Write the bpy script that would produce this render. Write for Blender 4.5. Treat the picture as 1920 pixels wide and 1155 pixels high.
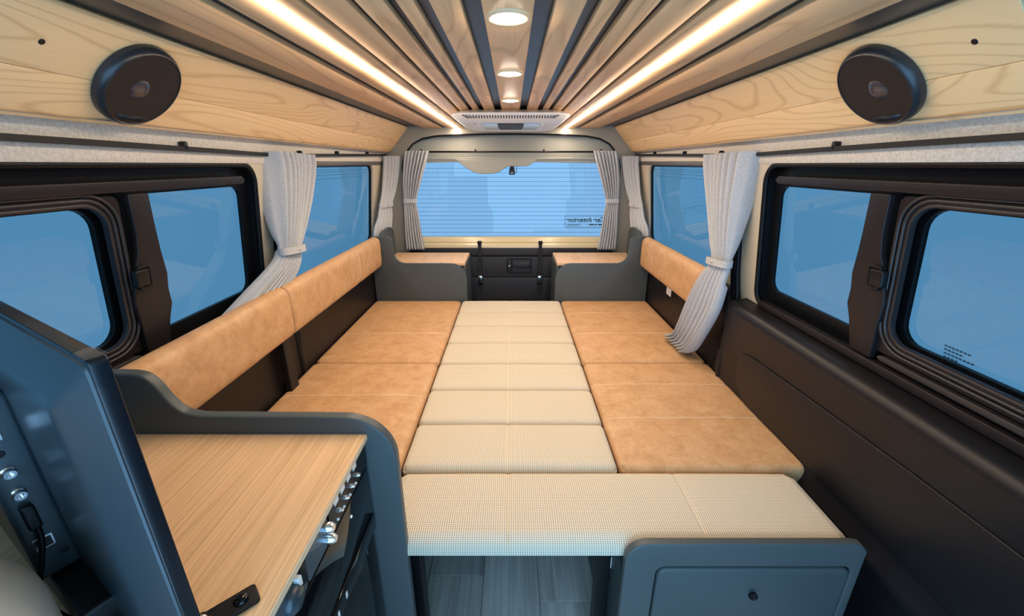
import bpy, bmesh, math, random
from mathutils import Vector, Matrix
random.seed(7)
for o in list(bpy.data.objects): bpy.data.objects.remove(o)
scn = bpy.context.scene
C = scn.collection
PI = math.pi

# ------------------------------------------------------------------ camera
cam = bpy.data.objects.new('camera', bpy.data.cameras.new('camera')); C.objects.link(cam)
cam.data.sensor_width = 36; cam.data.sensor_fit = 'HORIZONTAL'; cam.data.lens = 770/1920*36
cam.data.clip_start = .01
cam.location = (.006, 0, 1.27)
cam.rotation_euler = (PI/2 - math.atan(269/770), 0, 0)
scn.camera = cam
# ------------------------------------------------------------------ world (cool even daylight of the hall outside)
W = bpy.data.worlds.new('world'); scn.world = W; W.use_nodes = True
wn = W.node_tree.nodes; wl = W.node_tree.links
bg = wn['Background']
tc = wn.new('ShaderNodeTexCoord'); sp = wn.new('ShaderNodeSeparateXYZ'); rmp = wn.new('ShaderNodeValToRGB')
mr = wn.new('ShaderNodeMapRange'); mr.inputs[1].default_value = -1; mr.inputs[2].default_value = 1
wl.new(tc.outputs['Generated'], sp.inputs[0]); wl.new(sp.outputs[2], mr.inputs[0]); wl.new(mr.outputs[0], rmp.inputs[0])
rmp.color_ramp.elements[0].position = .2; rmp.color_ramp.elements[0].color = (.30, .60, .97, 1)
rmp.color_ramp.elements[1].position = .75; rmp.color_ramp.elements[1].color = (.31, .63, .98, 1)
wl.new(rmp.outputs[0], bg.inputs[0]); bg.inputs[1].default_value = 4.2
# ------------------------------------------------------------------ exposure
vs = scn.view_settings
vs.view_transform = 'Standard'; vs.look = 'None'; vs.gamma = 1; vs.exposure = 0.0
vs.use_curve_mapping = False
LED_STRENGTH = 66.0
SPOT_STRENGTH = 80.0
WARM = (1.0, .83, .65)

# ------------------------------------------------------------------ material helpers
def mat(name, col, rough=.5, metal=0., spec=.5, emit=None, es=0., coat=0., sheen=0.):
    m = bpy.data.materials.new(name); m.use_nodes = True
    b = m.node_tree.nodes['Principled BSDF']
    b.inputs['Base Color'].default_value = (*col, 1); b.inputs['Roughness'].default_value = rough
    b.inputs['Metallic'].default_value = metal; b.inputs['Specular IOR Level'].default_value = spec
    if emit: b.inputs['Emission Color'].default_value = (*emit, 1); b.inputs['Emission Strength'].default_value = es
    if coat: b.inputs['Coat Weight'].default_value = coat; b.inputs['Coat Roughness'].default_value = .08
    if sheen: b.inputs['Sheen Weight'].default_value = sheen
    return m
class N:
    def __init__(s, m): s.t = m.node_tree; s.n = s.t.nodes; s.l = s.t.links; s.b = s.n['Principled BSDF']
    def new(s, k, **kw):
        x = s.n.new('ShaderNode'+k)
        for a, v in kw.items(): setattr(x, a, v)
        return x
    def math(s, op, a, b=None, c=None):
        x = s.new('Math', operation=op)
        for i, v in enumerate((a, b, c)):
            if v is None: continue
            if isinstance(v, (int, float)): x.inputs[i].default_value = v
            else: s.l.new(v, x.inputs[i])
        return x.outputs[0]
    def coord(s, scale, rand=0.):
        tc = s.new('TexCoord'); mp = s.new('Mapping'); mp.inputs['Scale'].default_value = scale
        if rand:
            oi = s.new('ObjectInfo'); va = s.new('VectorMath', operation='ADD'); cv = s.new('CombineXYZ')
            r = s.math('MULTIPLY', oi.outputs['Random'], rand)
            s.l.new(r, cv.inputs[0]); s.l.new(r, cv.inputs[1]); s.l.new(r, cv.inputs[2])
            s.l.new(tc.outputs['Object'], va.inputs[0]); s.l.new(cv.outputs[0], va.inputs[1]); s.l.new(va.outputs[0], mp.inputs[0])
        else: s.l.new(tc.outputs['Object'], mp.inputs[0])
        return mp.outputs[0]
    def noise(s, vec, sc=1., det=3., dist=0., rough=.5):
        x = s.new('TexNoise'); x.inputs['Scale'].default_value = sc; x.inputs['Detail'].default_value = det
        x.inputs['Distortion'].default_value = dist; x.inputs['Roughness'].default_value = rough
        s.l.new(vec, x.inputs['Vector']); return x.outputs[0]
    def ramp(s, fac, stops):
        x = s.new('ValToRGB'); e = x.color_ramp.elements
        while len(e) < len(stops): e.new(.5)
        for i, (p, c) in enumerate(stops): e[i].position = p; e[i].color = (*c, 1)
        s.l.new(fac, x.inputs[0]); return x.outputs[0]
    def mix(s, f, a, b, mode='MIX'):
        x = s.new('Mix', data_type='RGBA', blend_type=mode)
        for sock, v in ((x.inputs[0], f), (x.inputs[6], a), (x.inputs[7], b)):
            if isinstance(v, (int, float)): sock.default_value = v
            elif isinstance(v, tuple): sock.default_value = (*v, 1)
            else: s.l.new(v, sock)
        return x.outputs[2]
    def bump(s, h, st=.2, d=.002):
        x = s.new('Bump'); x.inputs['Strength'].default_value = st; x.inputs['Distance'].default_value = d
        s.l.new(h, x.inputs['Height']); s.l.new(x.outputs[0], s.b.inputs['Normal'])
    def base(s, c): s.l.new(c, s.b.inputs['Base Color'])

def wood(name, light, dark, rings=9., cross=5., along=.55, streak=.3, rough=.45, lw=.35):
    m = mat(name, light, rough, spec=.4); n = N(m)
    v = n.coord((cross, along, cross), 11.)
    a = n.noise(v, 1., 2., .35)
    p = n.math('PINGPONG', n.math('MULTIPLY', a, rings), .5)
    line = n.math('SUBTRACT', 1., n.math('SMOOTH_MIN', n.math('MULTIPLY', p, 6.), 1., .4))
    v2 = n.coord((260, 3.2, 260), 11.)
    st = n.noise(v2, 1., 3.)
    f = n.math('ADD', n.math('MULTIPLY', line, lw), n.math('MULTIPLY', n.math('SUBTRACT', st, .42), streak))
    big = n.noise(n.coord((3, .8, 3), 5.), 1., 2.)
    f = n.math('ADD', f, n.math('MULTIPLY', n.math('SUBTRACT', big, .5), .5))
    x = n.new('Clamp'); n.l.new(f, x.inputs[0])
    n.base(n.mix(x.outputs[0], light, dark)); return m

M = {}
M['panel_wood'] = wood('panel_wood', (.90, .62, .325), (.54, .28, .095), rings=26, cross=4.6, along=.62, lw=.42, streak=.3)
M['slat_wood'] = wood('slat_wood', (.76, .48, .25), (.38, .20, .08), rings=15, cross=5, along=.55, lw=.42, streak=.5)
M['counter_wood'] = wood('counter_wood', (.84, .555, .31), (.42, .215, .085), rings=10, cross=14, along=.35, lw=.25, streak=.95, rough=.38)
M['table_wood'] = wood('table_wood', (.70, .47, .29), (.42, .24, .12), rings=6, cross=9, along=.5, lw=.3, streak=.8)
M['edge'] = mat('counter_edge', (.74, .56, .36), .45)
def leather():
    m = mat('tan_leather', (.56, .29, .115), .48, spec=.4); n = N(m)
    v = n.coord((1, 1, 1), 9.)
    a = n.noise(v, 16., 5., .5, .6); b = n.noise(v, 70., 4., .4)
    f = n.math('ADD', n.math('MULTIPLY', a, .75), n.math('MULTIPLY', b, .35))
    n.base(n.ramp(f, [(.33, (.48, .262, .116)), (.53, (.585, .338, .163)), (.75, (.68, .425, .228))]))
    n.bump(n.noise(v, 420., 3.), .12, .001); return m
M['leather'] = leather()
def hound():
    m = mat('houndstooth', (.7, .6, .45), .85, spec=.15, sheen=.15); n = N(m)
    tc = n.new('TexCoord'); s = n.new('SeparateXYZ'); n.l.new(tc.outputs['Object'], s.inputs[0])
    k = 2*PI/.00536
    sx = n.math('SINE', n.math('MULTIPLY', s.outputs[0], k))
    sy = n.math('SINE', n.math('MULTIPLY', n.math('ADD', s.outputs[1], s.outputs[2]), k))
    def sharp(q): 
        x = n.new('Clamp'); n.l.new(n.math('ADD', n.math('MULTIPLY', q, 1.1), .5), x.inputs[0]); return x.outputs[0]
    a, b = sharp(sx), sharp(sy)
    f = n.math('ADD', n.math('MULTIPLY', n.math('MULTIPLY', a, b), .7), n.math('MULTIPLY', n.math('ADD', a, b), .15))
    n.base(n.mix(f, (.83, .725, .55), (.25, .195, .14)))
    n.bump(f, .15, .001); return m
M['hound'] = hound()
def cloth():
    m = mat('curtain_cloth', (.47, .46, .44), .9, spec=.1, sheen=.2); n = N(m)
    v = n.coord((1, 1, 1)); a = n.noise(v, 300., 3.)
    n.base(n.ramp(a, [(.3, (.38, .39, .40)), (.7, (.56, .56, .565))])); n.bump(a, .2, .001); return m
M['curtain'] = cloth()
def felt():
    m = mat('felt', (.5, .46, .4), .95, spec=.1); n = N(m)
    a = n.noise(n.coord((1, 1, 1)), 160., 4.)
    n.base(n.ramp(a, [(.3, (.55, .50, .43)), (.7, (.74, .68, .60))])); n.bump(a, .15, .001); return m
M['felt'] = felt()
def grained(name, col, rough=.5, spec=.4):
    m = mat(name, col, rough, spec=spec); n = N(m)
    n.bump(n.noise(n.coord((1, 1, 1)), 900., 2.), .12, .0006); return m
M['trim_dark'] = grained('trim_dark', (.0095, .0082, .0095), .40, .30)
M['trim_brown'] = grained('trim_brown', (.016, .0118, .013), .42, .28)
M['trim_black'] = grained('trim_black', (.012, .012, .014), .45, .3)
M['rubber'] = mat('rubber', (.004, .0045, .006), .42, spec=.2)
M['rubber_ridge'] = mat('rubber_ridge', (.030, .027, .028), .34)
M['cab_grey'] = grained('cab_grey', (.073, .085, .086), .42)
M['cab_door'] = grained('cab_door', (.067, .079, .081), .45)
M['cream'] = mat('cream_paint', (.60, .52, .39), .35)
M['cream_metal'] = mat('cream_metal', (.66, .55, .33), .22, spec=.6)
M['cream_plastic'] = grained('cream_plastic', (.35, .355, .31), .5)
M['pillar_plastic'] = grained('pillar_plastic', (.29, .265, .22), .5)
M['grey_plastic'] = grained('grey_plastic', (.13, .127, .125), .5)
M['gate_dark'] = grained('gate_dark', (.034, .034, .040), .5, .3)
M['roof_black'] = mat('roof_black', (.035, .036, .042), .35)
M['white_plastic'] = mat('white_plastic', (.93, .91, .88), .3)
M['slot'] = mat('slot_dark', (.06, .06, .06), .6)
M['black'] = mat('black_plastic', (.006, .006, .007), .38, spec=.3)
M['black_gloss'] = mat('black_gloss', (.004, .004, .005), .06, spec=.35)
M['speaker_grille'] = grained('speaker_grille', (.012, .009, .010), .55)
M['speaker_rim'] = mat('speaker_rim', (.022, .026, .032), .30)
M['chrome'] = mat('chrome', (.75, .76, .78), .18, metal=1.)
M['dome'] = mat('dome', (.10, .09, .10), .2, metal=.6)
M['gold'] = mat('warm_trim', (.85, .62, .36), .35)
M['thread'] = mat('thread', (.92, .76, .54), .8)
M['white_label'] = mat('white_label', (.8, .8, .78), .5)
M['strap'] = mat('webbing', (.012, .012, .013), .7)
M['steel'] = mat('steel_plate', (.16, .18, .20), .35, metal=.7)
M['tv_back'] = grained('tv_back', (.030, .046, .056), .30, .6)
M['tv_rim'] = mat('tv_rim', (.008, .009, .012), .25)
M['screen'] = mat('screen', (.004, .004, .005), .05)
M['seat_beige'] = grained('seat_beige', (.86, .60, .42), .7)
M['defrost'] = mat('defrost', (.03, .10, .17), .6)
M['print'] = mat('print', (.015, .06, .10), .6)
M['led'] = mat('led', (1, .95, .9), .5, emit=WARM, es=LED_STRENGTH)
M['bulb'] = mat('bulb', (1, .95, .9), .5, emit=WARM, es=SPOT_STRENGTH)
M['cool_lens'] = mat('cool_lens', (.7, .85, .95), .15)
def floor_mat():
    m = mat('vinyl_plank', (.2, .2, .2), .45); n = N(m)
    oi = n.new('ObjectInfo')
    a = n.noise(n.coord((70, 2.5, 1), 7.), 1., 4., .4); b = n.noise(n.coord((9, 1.2, 1), 7.), 1., 3., .5)
    f = n.math('ADD', n.math('MULTIPLY', a, .55), n.math('MULTIPLY', b, .45))
    col = n.ramp(f, [(.3, (.34, .30, .255)), (.7, (.80, .71, .62))])
    t = n.math('ADD', n.math('MULTIPLY', oi.outputs['Random'], .45), .58)
    cc = n.new('CombineXYZ')
    for i in range(3): n.l.new(t, cc.inputs[i])
    n.base(n.mix(1., col, cc.outputs[0], 'MULTIPLY')); return m
M['floor'] = floor_mat()
def glass(name, tint):
    m = bpy.data.materials.new(name); m.use_nodes = True
    nt = m.node_tree; nt.nodes.clear()
    o = nt.nodes.new('ShaderNodeOutputMaterial'); t = nt.nodes.new('ShaderNodeBsdfTransparent'); g = nt.nodes.new('ShaderNodeBsdfGlossy')
    mx = nt.nodes.new('ShaderNodeMixShader'); fr = nt.nodes.new('ShaderNodeFresnel'); fr.inputs[0].default_value = 1.5
    t.inputs[0].default_value = (*tint, 1); g.inputs['Roughness'].default_value = .015
    ge = nt.nodes.new('ShaderNodeNewGeometry'); mu = nt.nodes.new('ShaderNodeMath'); mu.operation = 'SUBTRACT'; mu.use_clamp = True
    nt.links.new(fr.outputs[0], mu.inputs[0]); nt.links.new(ge.outputs['Backfacing'], mu.inputs[1])
    nt.links.new(mu.outputs[0], mx.inputs[0]); nt.links.new(t.outputs[0], mx.inputs[1]); nt.links.new(g.outputs[0], mx.inputs[2])
    nt.links.new(mx.outputs[0], o.inputs[0]); return m
M['glass_side'] = glass('tinted_glass', (.25, .315, .335))
M['glass_rear'] = glass('rear_glass', (.425, .44, .455))
M['clear_plastic'] = glass('clear_film', (.9, .93, .95))

# ------------------------------------------------------------------ object helpers
def obj(name, me, m, parent=None):
    if isinstance(me, bmesh.types.BMesh):
        bm = me; me = bpy.data.meshes.new(name); bm.to_mesh(me); bm.free()
    o = bpy.data.objects.new(name, me); C.objects.link(o)
    if m:
        me.materials.clear(); me.materials.append(M[m] if isinstance(m, str) else m)
    if parent is not None:
        o.parent = parent
        w = Vector(parent.location)
        if parent.parent is not None: w = w*0 + Vector(parent.get('_w', (0, 0, 0)))
        o.matrix_parent_inverse = Matrix.Translation(-w)
    return o
def tag(o, label, cat=None, group=None, kind=None):
    o['label'] = label
    if cat: o['category'] = cat
    if group: o['group'] = group
    if kind: o['kind'] = kind
    return o
def thing(name, label, cat, loc=(0, 0, 0), group=None, kind=None):
    o = bpy.data.objects.new(name, None); C.objects.link(o); o.location = loc
    o.empty_display_size = .05
    return tag(o, label, cat, group, kind)
def recentre(o):
    "put the origin of a one-mesh thing at the middle of its base"
    vs = [v.co for v in o.data.vertices]
    c = Vector(((min(v.x for v in vs)+max(v.x for v in vs))/2, (min(v.y for v in vs)+max(v.y for v in vs))/2, min(v.z for v in vs)))
    for v in o.data.vertices: v.co -= c
    o.location = c; return o
def smooth(o, ang=None):
    for p in o.data.polygons: p.use_smooth = True
    if ang is not None:
        bm = bmesh.new(); bm.from_mesh(o.data)
        for e in bm.edges:
            if len(e.link_faces) == 2 and e.calc_face_angle(0) > ang: e.smooth = False
        bm.to_mesh(o.data); bm.free()
    return o
def box(x0, x1, y0, y1, z0, z1, r=0., seg=2, bm=None):
    b = bm or bmesh.new()
    g = bmesh.ops.create_cube(b, size=1)
    bmesh.ops.scale(b, vec=(abs(x1-x0), abs(y1-y0), abs(z1-z0)), verts=g['verts'])
    bmesh.ops.translate(b, vec=((x0+x1)/2, (y0+y1)/2, (z0+z1)/2), verts=g['verts'])
    if r:
        es = list({e for v in g['verts'] for e in v.link_edges})
        bmesh.ops.bevel(b, geom=es, offset=r, segments=seg, affect='EDGES', profile=.5)
    return b
def rr(u0, u1, v0, v1, r, n=6):
    if not isinstance(r, (tuple, list)): r = (r,)*4     # bl, br, tr, tl
    out = []
    for (cu, cv, a0, rad) in ((u0, v0, PI, r[0]), (u1, v0, 1.5*PI, r[1]), (u1, v1, 0, r[2]), (u0, v1, PI/2, r[3])):
        su = 1 if cu == u0 else -1; sv = 1 if cv == v0 else -1
        if rad <= 0: out.append((cu, cv)); continue
        for i in range(n+1):
            a = a0 + PI/2*i/n
            out.append((cu+su*rad+rad*math.cos(a), cv+sv*rad+rad*math.sin(a)))
    return out
def plate(outer, holes, t, f, bm=None, bev=0.):
    "flat board of thickness t from a 2-D outline with holes, carried to its place by f(u,v,w)"
    b = bm or bmesh.new()
    loops = [outer]+list(holes)
    flat = [p for l in loops for p in l]
    v0 = [b.verts.new(f(p[0], p[1], 0)) for p in flat]; v1 = [b.verts.new(f(p[0], p[1], t)) for p in flat]
    fs = []
    if not holes:
        fs.append(b.faces.new(v0)); fs.append(b.faces.new(v1))
    else:
        h2 = bmesh.new(); hv = []; he = []
        for l in loops:
            lv = [h2.verts.new((p[0], p[1], 0)) for p in l]; hv += lv
            he += [h2.edges.new((lv[i], lv[(i+1) % len(lv)])) for i in range(len(lv))]
        h2.verts.index_update()
        bmesh.ops.triangle_fill(h2, edges=he, use_beauty=True, use_dissolve=False, normal=(0, 0, 1))
        ix = {v: i for i, v in enumerate(hv)}
        for q in h2.faces:
            a = [ix[v] for v in q.verts]
            fs.append(b.faces.new([v0[i] for i in a])); fs.append(b.faces.new([v1[i] for i in a][::-1]))
        h2.free()
    k = 0
    for l in loops:
        n = len(l)
        for i in range(n):
            j = (i+1) % n
            fs.append(b.faces.new((v0[k+i], v0[k+j], v1[k+j], v1[k+i])))
        k += n
    bmesh.ops.recalc_face_normals(b, faces=b.faces[:])
    if bev:
        es = [e for e in b.edges if e.is_valid and len(e.link_faces) == 2 and e.calc_face_angle(0) > 1.2]
        bmesh.ops.bevel(b, geom=es, offset=bev, segments=3, affect='EDGES', profile=.5, clamp_overlap=True)
    return b
def tube(path, r, n=8, closed=False, bm=None, flat=None):
    b = bm or bmesh.new(); P = [Vector(p) for p in path]; rings = []
    m = len(P); up = Vector((0, 0, 1))
    prev = None
    for i, p in enumerate(P):
        if closed: d = (P[(i+1) % m]-P[i-1]).normalized()
        else: d = (P[min(i+1, m-1)]-P[max(i-1, 0)]).normalized()
        if prev is None:
            a = d.cross(up)
            if a.length < 1e-3: a = d.cross(Vector((1, 0, 0)))
        else: a = prev - d*prev.dot(d)
        a.normalize(); prev = a; c = d.cross(a)
        rad = r[i] if isinstance(r, (list, tuple)) else r
        fl = flat or 1
        rings.append([b.verts.new(p+a*math.cos(2*PI*k/n)*rad+c*math.sin(2*PI*k/n)*rad*fl) for k in range(n)])
    for i in range(m if closed else m-1):
        A, B = rings[i], rings[(i+1) % m]
        for k in range(n): b.faces.new((A[k], A[(k+1) % n], B[(k+1) % n], B[k]))
    if not closed: b.faces.new(rings[0][::-1]); b.faces.new(rings[-1])
    bmesh.ops.recalc_face_normals(b, faces=b.faces[:])
    return b
def lathe(prof, origin, axis, n=32, bm=None):
    "profile of (radius, height) turned about an axis"
    b = bm or bmesh.new(); ax = Vector(axis).normalized(); o = Vector(origin)
    a = ax.cross(Vector((0, 1, 0)))
    if a.length < 1e-3: a = ax.cross(Vector((1, 0, 0)))
    a.normalize(); c = ax.cross(a); rings = []
    for (r, h) in prof:
        if r < 1e-6: rings.append([b.verts.new(o+ax*h)])
        else: rings.append([b.verts.new(o+ax*h+(a*math.cos(2*PI*k/n)+c*math.sin(2*PI*k/n))*r) for k in range(n)])
    for A, B in zip(rings, rings[1:]):
        if len(A) == 1 and len(B) == 1: continue
        for k in range(n):
            k2 = (k+1) % n
            if len(A) == 1: b.faces.new((A[0], B[k], B[k2]))
            elif len(B) == 1: b.faces.new((A[k], A[k2], B[0]))
            else: b.faces.new((A[k], A[k2], B[k2], B[k]))
    bmesh.ops.recalc_face_normals(b, faces=b.faces[:])
    return b
def sweep(prof, y0, y1, ny=1, bm=None, fx=None):
    "open profile of (x,z) drawn along Y as a sheet"
    b = bm or bmesh.new(); rows = []
    for j in range(ny+1):
        y = y0+(y1-y0)*j/ny
        rows.append([b.verts.new((x, y, z)) for x, z in prof])
    for A, B in zip(rows, rows[1:]):
        for i in range(len(prof)-1): b.faces.new((A[i], A[i+1], B[i+1], B[i]))
    return b
def wallx(z): return .905-(z-.80)*.115
def cushion(x0, x1, y0, y1, z0, z1, r=.018, crown=.006, gx=(), gy=(), wr=.0015, rc=.02, seed=0):
    "upholstered pad: rounded height field over a skirt, grooves where seams run"
    def samples(a, b, gs):
        L = b-a; s = {0., L}
        for d in (.0008, .003, .007, .012, r, r*1.6): s.add(d); s.add(L-d)
        n = max(6, int(L/.03))
        for i in range(1, n): s.add(L*i/n)
        for g in gs:
            for d in (-.009, -.005, -.0025, 0, .0025, .005, .009): s.add(g-a+d)
        q = sorted(s); out = [q[0]]
        for v in q[1:]:
            if v-out[-1] > .0007: out.append(v)
        return [a+v for v in out]
    X = samples(x0, x1, gx); Y = samples(y0, y1, gy)
    def drop(d):
        d = max(0, d)
        return 0. if d >= r else r-math.sqrt(max(0, r*r-(r-d)**2))
    from mathutils import noise as mn
    def height(x, y):
            dx = min(x-x0, x1-x); dy = min(y-y0, y1-y)
            u = 2*(x-x0)/(x1-x0)-1; v = 2*(y-y0)/(y1-y0)-1
            if dx < r and dy < r: h = min(r, r-math.sqrt(max(0, r*r-(r-dx)**2-(r-dy)**2)))
            else: h = drop(dx)+drop(dy)
            z = z1-h+crown*(1-u**4)*(1-v**4)-crown
            for g in gy: z -= .0035*math.exp(-((y-g)/.004)**2)
            for g in gx: z -= .0030*math.exp(-((x-g)/.004)**2)
            return z + wr*mn.noise(Vector((x*7+seed, y*7, seed)))*min(1, dx/.04)*min(1, dy/.04)
    cushion.h = height
    b = bmesh.new(); G = []
    for y in Y:
        row = []
        for x in X:
            z = height(x, y); dx = min(x-x0, x1-x); dy = min(y-y0, y1-y)
            # plan corners rounded
            px, py = x, y
            if dx < rc and dy < rc:
                cx = x0+rc if x-x0 < rc else x1-rc; cy = y0+rc if y-y0 < rc else y1-rc
                d = Vector((x-cx, y-cy)); m = max(abs(d.x), abs(d.y))
                if d.length > 0: d = d*(m/d.length); px, py = cx+d.x, cy+d.y
            row.append(b.verts.new((px, py, z)))
        G.append(row)
    for A, B in zip(G, G[1:]):
        for i in range(len(X)-1): b.faces.new((A[i], A[i+1], B[i+1], B[i]))
    ring = G[0]+[g[-1] for g in G[1:]]+G[-1][-2::-1]+[g[0] for g in G[-2:0:-1]]
    rb = max(r*.4, .004)
    l1 = [b.verts.new((v.co.x, v.co.y, z0+rb)) for v in ring]
    cx, cy = (x0+x1)/2, (y0+y1)/2
    l2 = [b.verts.new((v.co.x-math.copysign(rb, v.co.x-cx), v.co.y-math.copysign(rb, v.co.y-cy), z0)) for v in ring]
    n = len(ring)
    for P, Q in ((ring, l1), (l1, l2)):
        for i in range(n): b.faces.new((P[i], Q[i], Q[(i+1) % n], P[(i+1) % n]))
    b.faces.new(l2[::-1])
    bmesh.ops.recalc_face_normals(b, faces=b.faces[:])
    return b
def catmull(pts, n=8):
    P = [Vector(p) for p in pts]; P = [P[0]*2-P[1]]+P+[P[-1]*2-P[-2]]; out = []
    for i in range(1, len(P)-2):
        for k in range(n):
            t = k/n; a, b, c, d = P[i-1], P[i], P[i+1], P[i+2]
            out.append(.5*((2*b)+(-a+c)*t+(2*a-5*b+4*c-d)*t*t+(-a+3*b-3*c+d)*t**3))
    out.append(P[-2]); return out
def text_mesh(s, size, shear=0., bold=0.):
    cu = bpy.data.curves.new('t', 'FONT'); cu.body = s; cu.size = size; cu.shear = shear; cu.offset = bold; cu.resolution_u = 3
    cu.extrude = .0002
    o = bpy.data.objects.new('t', cu); C.objects.link(o)
    dg = bpy.context.evaluated_depsgraph_get(); dg.update()
    me = bpy.data.meshes.new_from_object(o.evaluated_get(dg)); bpy.data.objects.remove(o)
    return me

# ================================================================== SETTING
Y0, YE = -.45, 2.95          # open cab end behind the camera, tailgate end
# ---- floor
fl = obj('floor', box(-.95, .95, Y0, 3.02, -.03, -.002), 'trim_black'); tag(fl, 'grey wood plank vinyl floor seen under the bed', 'floor', kind='structure')
pw = .178
for i in range(-5, 6):
    x = -.093-pw/2+i*pw+.006+pw/2
    y = Y0 + (i*.37 % .9) - .9
    if i == 1: y = .895-.9*2
    while y < 3.0:
        a, b_ = max(y, Y0), min(y+.9, 3.0)
        x0, x1 = max(x+.0008, -.93), min(x+pw-.0008, .93)
        if b_-a > .02 and x1-x0 > .02 and not (b_ < .3 or a > 2.4):
            obj('plank', box(x0, x1, a+.0008, b_-.0008, -.004, .0, .0006, 1), 'floor', fl)
        y += .9
# ---- ceiling
ce = obj('ceiling', box(-.76, .76, Y0, YE+.01, 1.5085, 1.545), 'roof_black'); tag(ce, 'dark roof lining carrying wooden slats', 'ceiling', kind='structure')
for a, b_ in ((.070, .117), (.139, .166), (.183, .226), (.238, .298), (.308, .347), (.371, .425), (.453, .580)):
    for s in (-1, 1):
        smooth(obj('slat', box(s*a, s*b_, Y0, YE, 1.497, 1.508, .002, 2), 'slat_wood', ce), .6)
smooth(obj('slat', box(-.04, .04, Y0, YE, 1.497, 1.508, .002, 2), 'slat_wood', ce), .6)
# ---- side walls
def side_wall(s):
    nm = 'left' if s < 0 else 'right'
    f = lambda u, v, w: (s*(wallx(v)+w), u, v)
    quarter = rr(1.66, 2.69, .80, 1.268, .05); slide = rr(-.36, 1.452, .785, 1.276, (.02, .05, .06, .02))
    w = obj('wall_'+nm, plate([(Y0, .01), (YE, .01), (YE, 1.288), (Y0, 1.288)], [quarter, slide], .03, f), 'cream')
    tag(w, f'cream painted {nm} body side framing the windows', 'wall', kind='structure')
    # dark lower lining below the rear quarter window
    pr = [(s*x, z) for x, z in ((.935, .80), (.90, .802), (.878, .795), (.868, .775), (.866, .72), (.87, .45), (.875, .0))]
    smooth(obj('lower_lining', sweep(pr, 1.56, YE), 'trim_dark', w))
    # felt covered header between wood panel and windows
    pr = [(s*x, z) for x, z in ((.80, 1.352), (.835, 1.349), (.842, 1.343), (.8445, 1.33), (.8445, 1.292), (.8455, 1.276), (.852, 1.270), (.90, 1.268))]
    smooth(obj('felt_header', sweep(pr, Y0, YE, 1), 'felt', w))
    pr = [(s*x, z) for x, z in ((.66, 1.53), (.70, 1.475), (.80, 1.36), (.815, 1.345), (.85, 1.34))]
    smooth(obj('felt_corner', sweep(pr, Y0, .66, 1), 'felt', w))
    obj('roof_edge', sweep([(s*.69, 1.53), (s*.86, 1.34)], .6, YE+.02, 1), 'roof_black', w)
    # grey trim lip over the quarter window
    smooth(obj('window_lip', tube([(s*.852, 1.60, 1.272), (s*.850, 2.9, 1.280)], .012, 8), 'grey_plastic', w))
    # rubber weather seal beside the door pillar
    if s > 0:
        path = catmull([(.872, 1.60, 1.27), (.876, 1.60, 1.10), (.888, 1.585, .90), (.893, 1.555, .77), (.890, 1.545, .71), (.884, 1.565, .60), (.876, 1.595, .45), (.875, 1.62, .2), (.875, 1.63, .02)], 8)
        smooth(obj('weather_seal', tube(path, .018, 10), 'rubber', w))
        smooth(obj('weather_seal', tube([p+Vector((-.006, -.026, 0)) for p in path], .010, 8), 'rubber', w))
        # bolted bracket low on the lining
        k = obj('bracket', plate(rr(1.50, 1.545, .45, .56, .015), [], .006, lambda u, v, w_: (.862-w_, u, v), bev=.0015), 'trim_black', w)
        obj('bolt', lathe([(0, .004), (.006, .003), (.007, 0)], (.856, 1.52, .487), (-1, 0, 0), 12), 'chrome', k)
    else:
        path = catmull([(-.866, 1.545, 1.27), (-.876, 1.54, 1.0), (-.89, 1.53, .80), (-.88, 1.54, .6), (-.875, 1.55, .4)], 8)
        smooth(obj('weather_seal', tube(path, .016, 10), 'rubber', w))
        pr = [(-x, z) for x, z in ((.915, .80), (.90, .79), (.885, .785), (.872, .77), (.868, .74), (.87, .64), (.872, .45), (.876, .0))]
        smooth(obj('lower_lining', sweep(pr, Y0, 1.55), 'trim_dark', w))
    return w
wl_, wr_ = side_wall(-1), side_wall(1)
# ---- sliding door lining, right
d1 = thing('door_1', 'dark plastic lined sliding door beside the bed', 'door', (.9, .5, 0), kind='structure')
def arc(cx, cz, r, a0, a1, n=8): return [(cx+r*math.cos(a0+(a1-a0)*i/n), cz+r*math.sin(a0+(a1-a0)*i/n)) for i in range(n+1)]
pr = [(.93, .790), (.90, .786), (.886, .782)] + arc(.872, .745, .036, PI*.55, PI*1.0, 10) + [(.840, .70), (.846, .62), (.852, .45), (.846, .415), (.838, .402), (.834, .392), (.842, .372), (.856, .34), (.86, .2), (.86, .0)]
smooth(obj('door_lining', sweep(pr, Y0, 1.50), 'trim_dark', d1), .9)
f = lambda u, v, w: (.8435+(.68-v)*.03-w, u, v)
smooth(obj('armrest_panel', plate([(Y0, .47), (1.30, .455), (1.36, .50)] + [(1.38, .56), (1.372, .60), (1.35, .622), (1.31, .634), (1.1, .645), (.7, .662), (.3, .668), (Y0, .67)], [], .006, f, bev=.003), 'trim_dark', d1), .7)
smooth(obj('end_cap', box(.845, .93, 1.495, 1.515, 0., .775, .008, 3), 'trim_dark', d1))
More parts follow.
